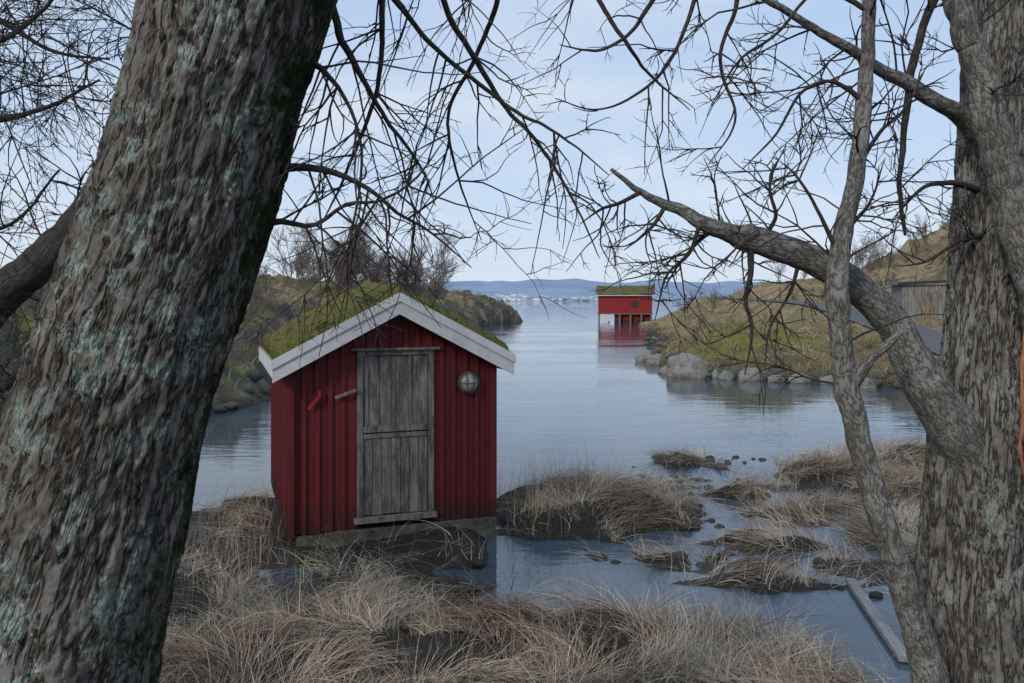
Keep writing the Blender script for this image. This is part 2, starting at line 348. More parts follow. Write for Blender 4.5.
# ---------------- tubes
def tube(mb,pts,rad,sides=6,disp=None,tint=.5,cap=True):
    pts=np.asarray(pts,float);rad=np.asarray(rad,float);n=len(pts)
    tg=np.gradient(pts,axis=0); tg/=np.linalg.norm(tg,axis=1)[:,None]+1e-12
    ref=np.zeros(3); ref[int(np.argmin(np.abs(tg.mean(0))))]=1
    a=np.cross(tg,ref); a/=np.linalg.norm(a,axis=1)[:,None]+1e-12
    b_=np.cross(tg,a)
    th=np.arange(sides)*2*math.pi/sides; ct,st=np.cos(th),np.sin(th)
    L=np.concatenate([[0],np.cumsum(np.linalg.norm(np.diff(pts,axis=0),axis=1))])
    nrm=a[:,None,:]*ct[None,:,None]+b_[:,None,:]*st[None,:,None]
    rb=np.full_like(rad,rad.mean()) if sides>100 else rad
    bk=np.stack(np.broadcast_arrays(ct[None,:]*rb[:,None],st[None,:]*rb[:,None],L[:,None]),2)
    R=np.repeat(rad[:,None],sides,1)
    if disp is not None: R=R+disp(bk,R,nrm,pts)
    v=pts[:,None,:]+nrm*R[:,:,None]
    ti=tint(v,nrm) if callable(tint) else tint
    i=np.arange(n-1)[:,None]*sides+np.arange(sides)[None,:]; j=np.arange(n-1)[:,None]*sides+(np.arange(sides)[None,:]+1)%sides
    q=np.stack([i,j,j+sides,i+sides],2).reshape(-1,4)
    t=None
    if cap: t=[((n-1)*sides,(n-1)*sides+k,(n-1)*sides+k+1) for k in range(1,sides-1)]
    mb.add(v.reshape(-1,3),q,t,(ti.ravel() if not np.isscalar(ti) else ti),bk.reshape(-1,3))
def limb_disp(amp):
    def f(bk,R,nrm,pts):
        return ((fbm(bk[...,0]*9,bk[...,1]*9,bk[...,2]*5,3,71)-.5)*R*amp+(fbm(bk[...,0]*45,bk[...,1]*45,bk[...,2]*16,3,72)-.5)*.006*np.clip(R/.03,0,1))
    return f
def bark_disp(bk,R,nrm,pts):
    x,y,z=bk[...,0],bk[...,1],bk[...,2]
    w=(fbm(x*12,y*12,z*9,3,81)-.5)*.035
    a=np.abs(fbm((x+w)*30,(y+w)*30,z*6,3,82)-.5)
    b=np.abs(fbm((x-w)*60+5,(y+w)*60,z*14,2,86)-.5)
    return -(1-ss(0,.09,a))*.011-(1-ss(0,.08,b))*.004+(fbm(x*70,y*70,z*50,3,84)-.5)*.009+(fbm(x*5,y*5,z*2.2,3,85)-.5)*.06
def nrmz(v): return v/ (math.sqrt(v[0]**2+v[1]**2+v[2]**2)+1e-9)
def NV(v): return v/(np.linalg.norm(v,axis=-1,keepdims=True)+1e-9)
def growB(mb,p,d,L,r,lvl,wig=.16,grav=-.03,kids=1.0,minL=.05,spread=1.0,K=10,den=6.5,base=2.2,rmin=.0006,sides=4):
    """whole level of twigs at once"""
    p=np.atleast_2d(p);d=NV(np.atleast_2d(d));L=np.atleast_1d(L);r=np.atleast_1d(r); n=len(p)
    if n==0: return
    kk=rng.normal(0,wig,(n,K,3)); kk[:,1::2]*=.3
    cum=np.cumsum(kk,1); cum[:,:,2]+=grav*np.arange(K)[None,:]
    D=NV(d[:,None,:]+cum); st=D*(L/K)[:,None,None]
    pts=np.concatenate([p[:,None,:],p[:,None,:]+np.cumsum(st,1)],1)
    D=np.concatenate([d[:,None,:],D],1)
    f=np.linspace(0,1,K+1); rad=r[:,None]*(1-.7*f)[None,:]+rmin*(1-.5*f)[None,:]
    ref=np.where(np.abs(d[:,2:3])<.8,np.array([[0,0,1.]]),np.array([[1.,0,0]]))
    a=NV(np.cross(D,ref[:,None,:])); b_=np.cross(D,a)
    S=sides if lvl>0 else 3
    th=np.arange(S)*2*math.pi/S
    v=pts[:,:,None,:]+(a[:,:,None,:]*np.cos(th)[None,None,:,None]+b_[:,:,None,:]*np.sin(th)[None,None,:,None])*rad[:,:,None,None]
    base_=np.arange(n)[:,None,None]*(K+1)*S; ii=np.arange(K)[None,:,None]*S; jj=np.arange(S)[None,None,:]; j2=(jj+1)%S
    q=np.stack([base_+ii+jj,base_+ii+j2,base_+ii+S+j2,base_+ii+S+jj],3).reshape(-1,4)
    mb.add(v.reshape(-1,3),q)
    if lvl<=0: return
    m=rng.poisson(np.maximum(kids*(base+L*den),.01)); m=np.where(L<minL,0,m); idx=np.repeat(np.arange(n),m)
    if len(idx)==0: return
    fr=rng.uniform(.12,.97,len(idx)); k=(fr*K).astype(int); dd=D[idx,k]
    ax=NV(np.cross(dd,rng.normal(0,1,(len(idx),3)))); ang=rng.uniform(.45,1.05,len(idx))*spread
    nd_=dd*np.cos(ang)[:,None]+ax*np.sin(ang)[:,None]
    growB(mb,pts[idx,k],nd_,L[idx]*rng.uniform(.3,.65,len(idx))*(1.05-.5*fr),rad[idx,k]*rng.uniform(.5,.75,len(idx)),lvl-1,wig,grav,kids,minL,spread,max(6,K-1),den,base,rmin,sides)
def limb(mb,ctrl,sides=20,amp=.35,seg=.03,tint=.5,disp=None):
    pw=np.array([[*P(u,v,d),w*d/F/2] for u,v,d,w in ctrl])
    Ltot=np.linalg.norm(np.diff(pw[:,:3],axis=0),axis=1).sum(); n=max(8,int(Ltot/seg))
    c=catmull(pw,n); c[:,3]=np.maximum(c[:,3],.001)
    wob=np.stack([fbm(np.arange(n)*.22*seg/.03,np.full(n,k*7.7+c[0,0]),0,3,90+k)-.5 for k in range(3)],1); wob*=np.minimum(c[:,3]*1.1+.008,.03)[:,None]
    if sides<100: c[:,:3]+=wob
    tube(mb,c[:,:3],c[:,3],sides,disp or limb_disp(amp),tint)
    return c
def twigs(mb,c,n,L,lvl=2,t0=.1,t1=1.,down=.0,rs=.5,grav=-.02,kids=1.,ymul=.7,maxr=.009,wig=.16,fwd=.6,rmin=.0006):
    N=len(c); i=(rng.uniform(t0,t1,n)*(N-2)).astype(int); tg=NV(c[i+1,:3]-c[i,:3])
    r=rng.normal(0,1,(n,3)); r[:,1]*=ymul; r[:,2]-=down
    s=NV(r-tg*(r*tg).sum(1)[:,None]*.8); d=NV(tg*fwd+s)
    growB(mb,c[i,:3]+s*c[i,3:4]*.6,d,L*rng.uniform(.5,1.4,n),np.minimum(maxr,c[i,3]*rs+.0006),lvl,wig,grav,kids,rmin=rmin)
# ---- left tree
tree=empty('lichen_covered_tree',(0,0,0))
mb=MB()
D=1.95
def mossr(v,nrm): return np.clip(.5+.6*(nrm[...,0]*.9+nrm[...,1]*.35-.52),0,1)+.12*ss(2.4,3.2,v[...,2])*(nrm[...,0]>.2)
trunk=[(-60,1150,D,330),(-25,900,D,262),(40,683,D,224),(60,600,D,210),(98,480,D,196),(135,350,D,180),(174,230,D,170),(212,100,D,176),(238,0,D,186),(262,-120,D,196),(275,-230,D+.05,150)]
limb(mb,trunk,sides=290,seg=.0058,disp=bark_disp,tint=mossr)
limb(mb,[(268,-180,D,170),(272,-300,D+.05,140),(265,-420,D+.1,125),(240,-800,D+.3,90),(230,-1300,D+.5,40)],sides=60,seg=.03,disp=bark_disp,tint=mossr)
limb(mb,[(262,-60,D,120),(310,-170,D+.02,120),(370,-320,D+.1,100),(450,-520,D+.3,75),(520,-800,D+.5,45),(560,-1100,D+.6,15)],sides=60,seg=.02,disp=bark_disp,tint=mossr)
mb.obj('trunk',M_barkL,True,tree)
mb=MB()
OV=[
 [(330,-200,2.1,16),(318,-60,2.1,11),(335,20,2.1,8),(352,60,2.12,7),(378,105,2.2,5),(402,140,2.25,4),(425,175,2.3,2.5),(436,205,2.3,1)],
 [(420,-430,2.2,20),(400,-150,2.2,11),(384,-20,2.2,7),(382,60,2.25,5),(372,110,2.3,4),(345,175,2.3,3),(318,230,2.3,1)],
 [(430,-350,2.3,18),(425,-120,2.3,11),(440,-10,2.3,7),(470,50,2.35,6),(505,105,2.4,4.5),(540,145,2.4,3.6),(572,200,2.45,2.6),(600,258,2.5,1)],
 [(470,-400,2.4,18),(480,-130,2.4,9),(500,-20,2.4,6),(480,50,2.5,4.5),(450,110,2.5,3.5),(455,170,2.5,2.6),(482,240,2.5,1)],
 [(262,175,2.0,14),(290,168,1.97,9),(330,172,1.97,7),(368,190,2.0,5),(402,215,2.05,3.6),(430,232,2.1,2.5),(472,268,2.1,1)],
 [(250,240,2.0,12),(275,222,2.0,7),(312,226,1.98,5),(345,205,1.98,4),(380,200,2.0,3.4),(415,180,2.0,2.4),(445,140,2.1,1)],
 [(560,-400,2.6,16),(560,-120,2.6,9),(590,-20,2.6,5.5),(625,40,2.6,4),(655,80,2.7,2.6),(690,110,2.7,1)],
 [(440,-300,2.3,16),(380,-60,2.2,8),(420,30,2.2,5.5),(500,100,2.3,4),(560,135,2.3,2.6),(608,175,2.35,1)],
 [(600,-300,2.6,16),(660,-60,2.6,8),(640,20,2.6,4.5),(600,50,2.6,3),(560,45,2.6,1)],
 [(300,60,2.0,9),(322,70,1.98,6),(350,110,1.98,4),(362,165,2.0,3),(352,230,2.0,2),(338,290,2.0,1)],
]
for k,c in enumerate(OV):
    cc=limb(mb,c,7,.25,.03); twigs(mb,cc,(11 if k not in (6,8) else 6),.34,2,.2,1,down=.35,grav=-.035,rs=.5,maxr=.0026,kids=.68,wig=.17,rmin=.0005)
mb.obj('overhanging_branches',M_twig,True,tree)
# ---- left rear tree
t2=empty('leaning_bare_tree'); mb=MB()
c1=limb(mb,[(-420,640,4,130),(-250,520,4,95),(-110,400,4,62),(-10,305,4,42),(40,262,4,36),(88,212,4.1,32),(130,150,4.2,28),(180,60,4.4,22),(230,-60,4.6,16),(260,-250,5,9)],30,.3,.03)
c2=limb(mb,[(-200,470,4,60),(-170,300,4.2,45),(-130,120,4.4,32),(-80,-50,4.6,20),(-20,-220,4.8,9)],16,.4,.04)
c3=limb(mb,[(-110,400,4,30),(-40,395,3.9,18),(10,380,3.9,12),(40,330,3.9,7),(70,300,3.9,2)],12,.4,.04)
kw=dict(wig=.14,kids=.74,rmin=.001)
twigs(mb,c1,20,.9,3,.25,.9,rs=.3,grav=-.02,maxr=.0045,**kw)
twigs(mb,c2,14,1.3,3,.2,1.,rs=.4,grav=-.03,maxr=.006,**kw)
for s in [[(-140,80,4.4,16),(-40,120,4.3,8),(40,110,4.3,5),(100,80,4.3,2)],[(-130,120,4.4,16),(-50,60,4.4,8),(20,30,4.4,5),(80,-30,4.4,3)],[(-160,260,4.3,14),(-60,230,4.2,7),(10,225,4.2,4),(60,170,4.2,2)],[(-100,0,4.5,14),(-20,10,4.5,7),(50,50,4.5,4),(110,60,4.5,2)]]:
    cc=limb(mb,s,7,.3,.04); twigs(mb,cc,13,.65,3,.2,1,rs=.45,grav=-.02,maxr=.0035,**kw)
twigs(mb,c3,12,.5,2,.2,1,rs=.4,maxr=.004)
mb.obj('trunk_and_branches',M_twig,True,t2)
# ---- right tree
t3=empty('gnarled_shore_tree'); mb=MB()
def mossn(v,nrm): return np.clip(.32+.25*(nrm[...,0]+.3),0,1)
limb(mb,[(990,1050,3.1,230),(985,860,3.1,165),(978,683,3.1,122),(976,560,3.1,102),(978,450,3.1,92),(982,350,3.12,76),(988,250,3.15,70),(995,130,3.2,68),(1003,0,3.25,64),(1012,-150,3.3,58)],sides=180,seg=.01,disp=bark_disp,tint=mossn)
limb(mb,[(1008,-100,3.28,60),(1012,-250,3.35,50),(1010,-400,3.5,42),(1000,-800,3.8,15)],sides=30,seg=.04,tint=.3)
mb.obj('trunk',M_barkR,True,t3)
mb=MB()
A=limb(mb,[(1075,1020,3.0,100),(1072,800,3.0,72),(1068,600,2.98,56),(1062,430,2.95,46),(1048,330,2.93,42),(1028,260,2.9,38),(1008,195,2.9,35),(992,130,2.88,32),(975,65,2.87,27),(955,0,2.85,24),(925,-90,2.8,18),(900,-220,2.8,12)],40,.25,.016)
B=limb(mb,[(985,500,3.12,62),(958,440,3.03,50),(928,388,3.0,42),(897,332,2.98,35),(865,294,2.95,32),(828,268,2.92,30),(788,249,2.9,27),(750,238,2.87,25),(735,234,2.86,20),(700,220,2.82,14),(665,205,2.8,10),(635,188,2.78,7),(610,168,2.75,4)],36,.45,.012)
C=limb(mb,[(960,860,2.95,60),(940,720,2.9,42),(922,650,2.87,32),(902,580,2.83,27),(880,510,2.8,24),(860,440,2.8,23),(846,380,2.78,24),(838,310,2.76,22),(841,250,2.75,19),(855,170,2.75,16),(864,90,2.75,15),(869,0,2.7,13),(885,-150,2.7,9)],30,.3,.014)
Dl=limb(mb,[(995,160,3.15,28),(962,118,3.02,19),(910,86,2.92,14),(860,56,2.85,11),(805,22,2.78,8),(745,-18,2.7,6),(690,-80,2.7,3)],20,.3,.02)
limb(mb,[(848,385,2.78,18),(870,356,2.75,11),(888,342,2.72,9),(904,331,2.7,6)],16,.5,.012)
limb(mb,[(742,238,2.86,18),(747,232,2.84,19),(753,227,2.82,12)],16,.5,.008)
mb.obj('limbs',M_limb,True,t3)
mb=MB()
SB=[ [(748,240,2.86,8),(750,270,2.85,6),(746,300,2.85,5),(752,330,2.85,4),(745,375,2.85,1)],
 [(665,205,2.8,5),(655,222,2.78,4),(640,236,2.75,3),(624,250,2.75,1)],
 [(640,192,2.78,5),(620,202,2.76,4),(600,208,2.75,3),(580,224,2.75,1)],
 [(700,220,2.82,5),(690,250,2.8,4),(668,275,2.8,3),(655,320,2.8,1)],
 [(720,226,2.84,6),(700,238,2.84,4),(680,262,2.85,3),(665,290,2.86,1)],
 [(800,252,2.9,5),(790,290,2.9,3.5),(770,330,2.9,2.5),(765,365,2.9,1)],
 [(840,262,2.75,6),(820,215,2.72,4),(800,180,2.7,3),(780,160,2.7,1)],
 [(905,235,3.0,3),(900,190,2.98,5),(906,120,2.95,7),(912,60,2.9,8),(932,5,2.9,9),(955,-70,2.9,12)],
 [(985,190,3.1,9),(950,182,3.0,6),(920,190,3.0,4),(893,218,3.0,1)],
 [(862,100,2.75,6),(830,80,2.72,4),(800,95,2.7,3.5),(775,135,2.7,2.5),(742,170,2.7,1)],
 [(868,10,2.7,6),(820,-10,2.7,4),(780,30,2.7,3.4),(740,60,2.7,2.5),(710,105,2.7,1)],
 [(855,170,2.75,5),(880,130,2.75,4),(905,110,2.7,3),(927,65,2.7,1)],
 [(760,240,2.87,5),(775,215,2.85,4),(770,185,2.85,3),(786,145,2.85,1)],
 [(845,230,2.75,5),(870,200,2.75,3),(886,158,2.8,1)],
 [(690,-80,2.7,7),(700,-20,2.7,5.5),(680,40,2.7,4),(650,85,2.7,3),(600,110,2.7,2),(555,98,2.7,1)],
 [(740,-60,2.7,7),(735,10,2.7,5),(720,60,2.7,3.8),(735,120,2.7,2.4),(708,165,2.7,1)],
 [(1000,230,3.1,8),(960,240,3.0,4.5),(930,260,3.0,3),(898,266,3.0,1)]]
for c in SB:
    cc=limb(mb,c,7,.3,.025); twigs(mb,cc,8,.25,2,.2,1,rs=.5,grav=-.01,down=.1,maxr=.0026,kids=.75,wig=.19,rmin=.0007)
twigs(mb,B,12,.28,2,.35,.95,rs=.2,maxr=.0035,grav=.0,rmin=.0007,kids=.8); twigs(mb,C,8,.3,2,.5,.95,rs=.2,maxr=.0035,kids=.8,rmin=.0007)
twigs(mb,Dl,12,.42,2,.3,.95,down=.4,rs=.3,maxr=.0035,rmin=.0007,kids=.8); twigs(mb,A,7,.4,2,.6,.95,rs=.3,maxr=.0035,rmin=.0007)
mb.obj('twigs',M_twig,True,t3)
mb=MB(); cc=catmull([P(1026,330,2.86),P(1022,370,2.86),P(1023,420,2.86),P(1020,450,2.87),P(1027,482,2.9)],40)
tube(mb,cc,np.full(40,.007)+.002*np.sin(np.arange(40)*.9),8); mb.obj('orange_rope',M_orange,True)
print('trees',time.time()-T0)

# ---------------- shed
SH=empty('red_boat_shed',(-2.15,7.76,0),math.radians(20))
Wd,Dp,zb,zp=2.05,2.4,.25,2.48
zt=zp-.53*Wd/2
def roofz(s): return zt+(zp-zt)*(1-abs(s-Wd/2)/(Wd/2))
mb=MB()
mb.prism([(0.02,zb),(Wd-.02,zb),(Wd-.02,zt),(Wd/2,zp-.02),(.02,zt)],.02,Dp-.02,.9); 
d0,d1,dz0,dz1=.642,1.421,.33,1.99
zbot=zb-.04
x=0
while x<Wd-.01:
    e=min(x+.125,Wd); mid=Wd/2
    segs=[(x,e)] if not (x<mid<e) else [(x,mid),(mid,e)]
    ti=random.random()*.8
    for a,b_ in segs:
        zz0=zbot+random.uniform(0,.015)
        if b_<=d0 or a>=d1: mb.box(a,b_,-.004,.02,zz0,0,ti,(roofz(a),roofz(b_)))
        else:
            if a<d0: mb.box(a,d0,-.004,.02,zz0,0,ti,(roofz(a),roofz(d0)))
            if b_>d1: mb.box(d1,b_,-.004,.02,zz0,0,ti,(roofz(d1),roofz(b_)))
            mb.box(max(a,d0)+.0005,min(b_,d1)-.0005,-.004,.02,dz1,0,ti,(roofz(max(a,d0)),roofz(min(b_,d1))))
    bx=x-.022+random.uniform(-.006,.006); bx2=bx+random.uniform(.038,.048)
    if x>0:
        bot=zbot-.005+random.uniform(-.01,.01) if (bx2<d0 or bx>d1) else dz1+.004
        mb.box(bx,bx2,-.028,-.0045,bot,0,random.random()*.6,(roofz(bx)-.005,roofz(bx2)-.005))
    x+=.1258
for side in (0,1):
    y=0.0
    while y<Dp-.01:
        e=min(y+.125,Dp); ti=random.random()*.8
        xa,xb=(-.022,.0) if side==0 else (Wd,Wd+.022)
        mb.box(xa,xb,y,e-.0008,zb-.04,zt-.01,ti)
        xa,xb=(-.046,-.0225) if side==0 else (Wd+.0225,Wd+.046)
        if y>0: mb.box(xa,xb,y-.022,y+.022,zb-.045,zt-.01,random.random()*.6)
        y+=.125
mb.box(-.049,.03,-.050,-.0285,zb-.05,zt-.0,.2); mb.box(-.052,-.0465,-.050,.05,zb-.05,zt,.2)
mb.box(Wd-.03,Wd+.049,-.050,-.0285,zb-.05,zt-.0,.2)
mb.prism([(0,zb),(Wd,zb),(Wd,zt),(Wd/2,zp),(0,zt)],Dp-.019,Dp,.5)
mb.obj('walls',M_red,False,SH)
mb=MB(); mb.box(.05,Wd+.02,-.03,Dp,-.3,zb-.05); mb.box(.32,Wd+.03,-.10,-.031,-.3,zb-.03); mb.obj('foundation',M_conc,False,SH)
oh=.15; fo=.20; sl=(zp-zt)/(Wd/2); th=.05
def slab(mb,side,y0,y1,z0,t,ext=oh,tint=.5):
    ze=zt-sl*ext
    if side<0: poly=[(-ext,ze+z0),(Wd/2,zp+z0),(Wd/2,zp+z0+t),(-ext,ze+z0+t)]
    else: poly=[(Wd/2,zp+z0),(Wd+ext,ze+z0),(Wd+ext,ze+z0+t),(Wd/2,zp+z0+t)]
    mb.prism(poly,y0,y1,tint)
mb=MB(); slab(mb,-1,-fo,Dp+.18,.012,th); slab(mb,1,-fo,Dp+.18,.012,th); mb.obj('roof_boards',M_wood,False,SH)
mb=MB()
for side in(-1,1):
    slab(mb,side,-fo-.03,-fo-.001,-.120,.205,oh+.03); slab(mb,side,-fo-.048,-fo-.0305,.01,.088,oh+.04)
    slab(mb,side,Dp+.181,Dp+.21,-.120,.205,oh+.03)
ze=zt-sl*oh
mb.box(-oh-.028,-oh-.001,-fo+.0,Dp+.18,ze-.10,ze+.055); mb.box(Wd+oh+.001,Wd+oh+.028,-fo,Dp+.18,ze-.10,ze+.055)
mb.obj('barge_boards',M_white,False,SH)
mb=MB(); nx,ny=90,150
for side in(-1,1):
    a=np.linspace(0,1,nx);c=np.linspace(-fo+.0,Dp+.18,ny); A_,C_=np.meshgrid(a,c)
    xs_=Wd/2+side*(A_*(Wd/2+oh+.03)); zz=zp-sl*A_*(Wd/2+oh+.03)+th+.012
    nz=.02+.20*fbm(xs_*4,C_*4,side,5,101)**1.5+.06*fbm(xs_*16,C_*16,0,3,102)
    edge=np.minimum(ss(1.0,.95,A_)*.7+.3,ss(-fo,-fo+.10,C_)*.75+.25)
    zz=zz+nz*edge
    i=(np.arange(ny-1)[:,None]*nx+np.arange(nx-1)).ravel(); q=np.stack([i,i+1,i+nx+1,i+nx],1)
    if side<0: q=q[:,::-1]
    mb.add(np.stack([xs_.ravel(),C_.ravel(),zz.ravel()],1),q)
mb.obj('moss_roof_cover',M_moss,True,SH)
mb=MB(); n=7000; a=rng.random(n); s=np.where(rng.random(n)<.75,-1,1); c=rng.uniform(-fo,Dp+.18,n)
bx=Wd/2+s*a*(Wd/2+oh+.03); bz=zp-sl*a*(Wd/2+oh)+th+.06
L=rng.uniform(.02,.08,n); dx=rng.normal(0,.5,n)*L;dy=rng.normal(0,.5,n)*L
V=np.stack([np.stack([bx-.004,c,bz-.02],1),np.stack([bx+.004,c,bz-.02],1),np.stack([bx+dx,c+dy,bz+L],1)],1)
mb.add(V.reshape(-1,3),None,np.arange(3*n).reshape(-1,3)); mb.obj('moss_tufts',M_moss,False,SH)
mb=MB(); f0=.055
mb.box(d0-.001,d0+f0,-.034,.018,dz0,dz1,.1); mb.box(d1-f0,d1+.001,-.034,.018,dz0,dz1,.15); mb.box(d0+f0+.001,d1-f0-.001,-.033,.018,dz1-.045,dz1-.001,.1)
mb.box(d0-.03,d1+.03,-.075,.018,dz0-.05,dz0-.001,.3)
mb.obj('door_frame',M_wood,False,SH)
mb=MB(); xa,xb=d0+f0+.004,d1-f0-.004; zm=1.16
npl=4
for k in range(npl):
    a=xa+(xb-xa)*k/npl; mb.box(a+.003,a+(xb-xa)/npl-.003,-.012,.012,zm+.012,dz1-.05,random.random()*.25)
mb.box(xa,xb,-.0245,-.0125,zm+.013,zm+.075,.1)
for k in range(3):
    a=xa+(xb-xa)*(k+.0)/3; mb.box(a+.02,a+.05,-.0235,-.0125,zm+.08,dz1-.055,.1)
mb.obj('upper_door',M_wood,False,SH)
mb=MB(); npl=7; tn=[.1,.05,.2,.8,.1,.65,.0]
for k in range(npl):
    a=xa+(xb-xa)*k/npl; mb.box(a+.002,a+(xb-xa)/npl-.004,-.012+random.uniform(-.004,.004),.012,dz0+.008+random.uniform(0,.012),zm-.002,tn[k])
mb.box(xa,xb,-.026,-.0165,zm-.045,zm-.003,.1)
mb.obj('lower_door',M_wood,False,SH)
mb=MB(); mb.box(d0-.06,d1+.06,-.062,-.03,dz1+.005,dz1+.03,.2); mb.obj('door_lintel',M_wood,False,SH)
def stick(mb,p0,p1,w,t,tint=.3):
    p0=np.array(p0);p1=np.array(p1);d=nrmz(p1-p0); up=nrmz(np.cross(d,[0,1,0]))*w/2; o=np.array([0,t,0])
    v=[p0-up,p1-up,p1+up,p0+up]; v=v+[q_-o for q_ in v]; mb.add(v,[(0,1,2,3),(7,6,5,4),(0,4,5,1),(1,5,6,2),(2,6,7,3),(3,7,4,0)],tint=tint)
mb=MB(); stick(mb,(.42,-.05,1.54),(.62,-.05,1.61),.03,.02); mb.obj('wooden_latch',M_wood,False,SH)
mb=MB(); stick(mb,(.16,-.05,1.44),(.27,-.05,1.56),.028,.02,.1); stick(mb,(.27,-.05,1.56),(.27,-.05,1.62),.025,.02,.1); mb.obj('wall_hook',M_redtrim,False,SH)
def lathe(mb,prof,c,n=28):
    v=[];q=[]
    for r,h_ in prof:
        for k in range(n):
            a=2*math.pi*k/n; v.append((c[0]+r*math.cos(a),c[1]-h_,c[2]+r*math.sin(a)))
    for i_ in range(len(prof)-1):
        for k in range(n): q.append((i_*n+k,i_*n+(k+1)%n,(i_+1)*n+(k+1)%n,(i_+1)*n+k))
    mb.add(v,q)
lc=(1.79,-.028,1.64)
mb=MB(); lathe(mb,[(.0,0),(.118,0),(.121,.03),(.111,.045),(.095,.046)],lc)
for a in (-.035,.035):
    pts=[(lc[0]+a,lc[1]-.047-.05*math.cos(t_),lc[2]+.10*math.sin(t_)) for t_ in np.linspace(-1.5,1.5,14)]; tube(mb,pts,np.full(14,.004),6)
pts=[(lc[0]+.10*math.sin(t_),lc[1]-.047-.052*math.cos(t_),lc[2]) for t_ in np.linspace(-1.5,1.5,14)]; tube(mb,pts,np.full(14,.004),6)
mb.obj('lamp_housing_and_cage',M_metal,True,SH)
mb=MB(); lathe(mb,[(.095,.04),(.088,.062),(.06,.08),(.03,.088),(.0,.09)],lc); mb.obj('lamp_glass',M_glass,True,SH)

# ---------------- far boathouse
BH=empty('red_turf_roof_boathouse',(13.0,92,0),math.radians(-8))
mb=MB(); w,dp=6.0,4.2
mb.prism([(-dp/2,1.0),(dp/2,1.0),(dp/2,2.9),(0,3.85),(-dp/2,2.9)],-w/2,w/2)
mb.v[-1]=mb.v[-1][:,[1,0,2]]
mb.q[-1]=mb.q[-1][:,::-1]; mb.t[-1]=mb.t[-1][:,::-1]
for k in range(24):
    xx=-w/2+k*.25+.1; mb.box(xx,xx+.06,-dp/2-.03,-dp/2-.001,1.0,2.85,.5)
mb.box(-1.2,w/2,-dp/2+.3,dp/2-.2,-.2,.89,.6)
mb.obj('walls',M_redtrim,False,BH)
mb=MB(); nx,ny=60,30; a=np.linspace(-w/2-.3,w/2+.3,nx); c=np.linspace(-dp/2-.35,dp/2+.35,ny); A_,C_=np.meshgrid(a,c)
zz=3.0+1.05*(1-np.abs(C_)/(dp/2+.35))+.25*fbm(A_*1.5,C_*1.5,0,4,111); v=np.stack([A_.ravel(),C_.ravel(),zz.ravel()],1)
i=(np.arange(ny-1)[:,None]*nx+np.arange(nx-1)).ravel(); mb.add(v,np.stack([i,i+1,i+nx+1,i+nx],1))
mb.obj('turf_roof',M_turf,True,BH)
mb=MB(); mb.box(-w/2-.3,w/2+.3,-dp/2-.4,-dp/2-.36,2.97,3.06)
mb.box(-2.6,-1.7,-dp/2-.4,-dp/2-.3,.1,.85)
mb.obj('white_trim',M_white,False,BH)
mb=MB(); mb.box(.7,1.5,-dp/2-.05,-dp/2-.033,1.7,2.4); mb.obj('window',M_dark,False,BH)
mb=MB()
for xx in (-2.9,-1.8,-.6,.6,1.8,2.9):
    for yy in(-dp/2+.1,-dp/2-.2): mb.box(xx-.09,xx+.09,yy-.09,yy+.09,-1,.98)
mb.box(-w/2-.1,w/2+.1,-dp/2-.3,dp/2,.90,.995); mb.obj('pier_posts_and_deck',M_wood,False,BH)
# ---------------- grey hut
GS=empty('grey_plank_hut',(20.7,40,1.2),math.radians(-12))
mb=MB(); x=-1.35
while x<1.35: mb.box(x,x+.125,-1.0,1.0,0,2.05,random.random()*.4); x+=.15
mb.box(-1.33,1.4,-.97,.97,0,2.04,.9)
mb.obj('plank_walls',M_greyw,False,GS)
mb=MB(); mb.prism([(-1.6,2.05),(1.6,2.2),(1.6,2.32),(-1.6,2.17)],-1.25,1.25,.1); mb.obj('roof',M_dark,False,GS)
mb=MB(); mb.box(-.5,.2,-1.03,-1.002,.1,1.7,.9); mb.obj('door',M_wood,False,GS)
FE=empty('wooden_fence'); mb=MB(); fx=16.5+np.arange(16)*2.1; fy=56-np.arange(16)*.5; fz=tz(fx,fy)
for k in range(16):
    mb.box(fx[k]-.05,fx[k]+.05,fy[k]-.05,fy[k]+.05,fz[k]-.2,fz[k]+1.1,.2)
    if k: 
        for hh in(.5,.95): stick(mb,(fx[k-1],fy[k-1]-.06,fz[k-1]+hh),(fx[k],fy[k]-.06,fz[k]+hh),.07,.03)
mb.obj('posts_and_rails',M_wood,False,FE)

# ---------------- rocks
bm=bmesh.new(); bmesh.ops.create_icosphere(bm,subdivisions=4,radius=1); iv=np.array([v.co[:] for v in bm.verts]); it=np.array([[v.index for v in f.verts] for f in bm.faces]); bm.free()
bm=bmesh.new(); bmesh.ops.create_icosphere(bm,subdivisions=2,radius=1); jv=np.array([v.co[:] for v in bm.verts]); jt=np.array([[v.index for v in f.verts] for f in bm.faces]); bm.free()
def rock(mb,c,s,sd,hi=True,tint=1.):
    v,t=(iv,it) if hi else (jv,jt)
    n=fbm(v[:,0]*1.3+sd*3.1,v[:,1]*1.3,v[:,2]*1.3,4,120)
    n2=np.abs(fbm(v[:,0]*2.5+sd,v[:,1]*2.5,v[:,2]*2.5,3,121)-.5)
    p=v*(.55+.8*n-.5*n2)[:,None]
    a=sd*1.7; R=np.array([[math.cos(a),-math.sin(a),0],[math.sin(a),math.cos(a),0],[0,0,1]])
    p=(p*np.array(s))@R.T; z=p[:,2]+c[2]
    mb.add(p+np.array(c),None,t,tint*ss(.0,.15,z)*.9+.1)
def shore(b):
    ys=np.linspace(19,70,400); h_=terr(b*ys,ys)[0]; k=np.argmax(h_>-.08); return ys[k]
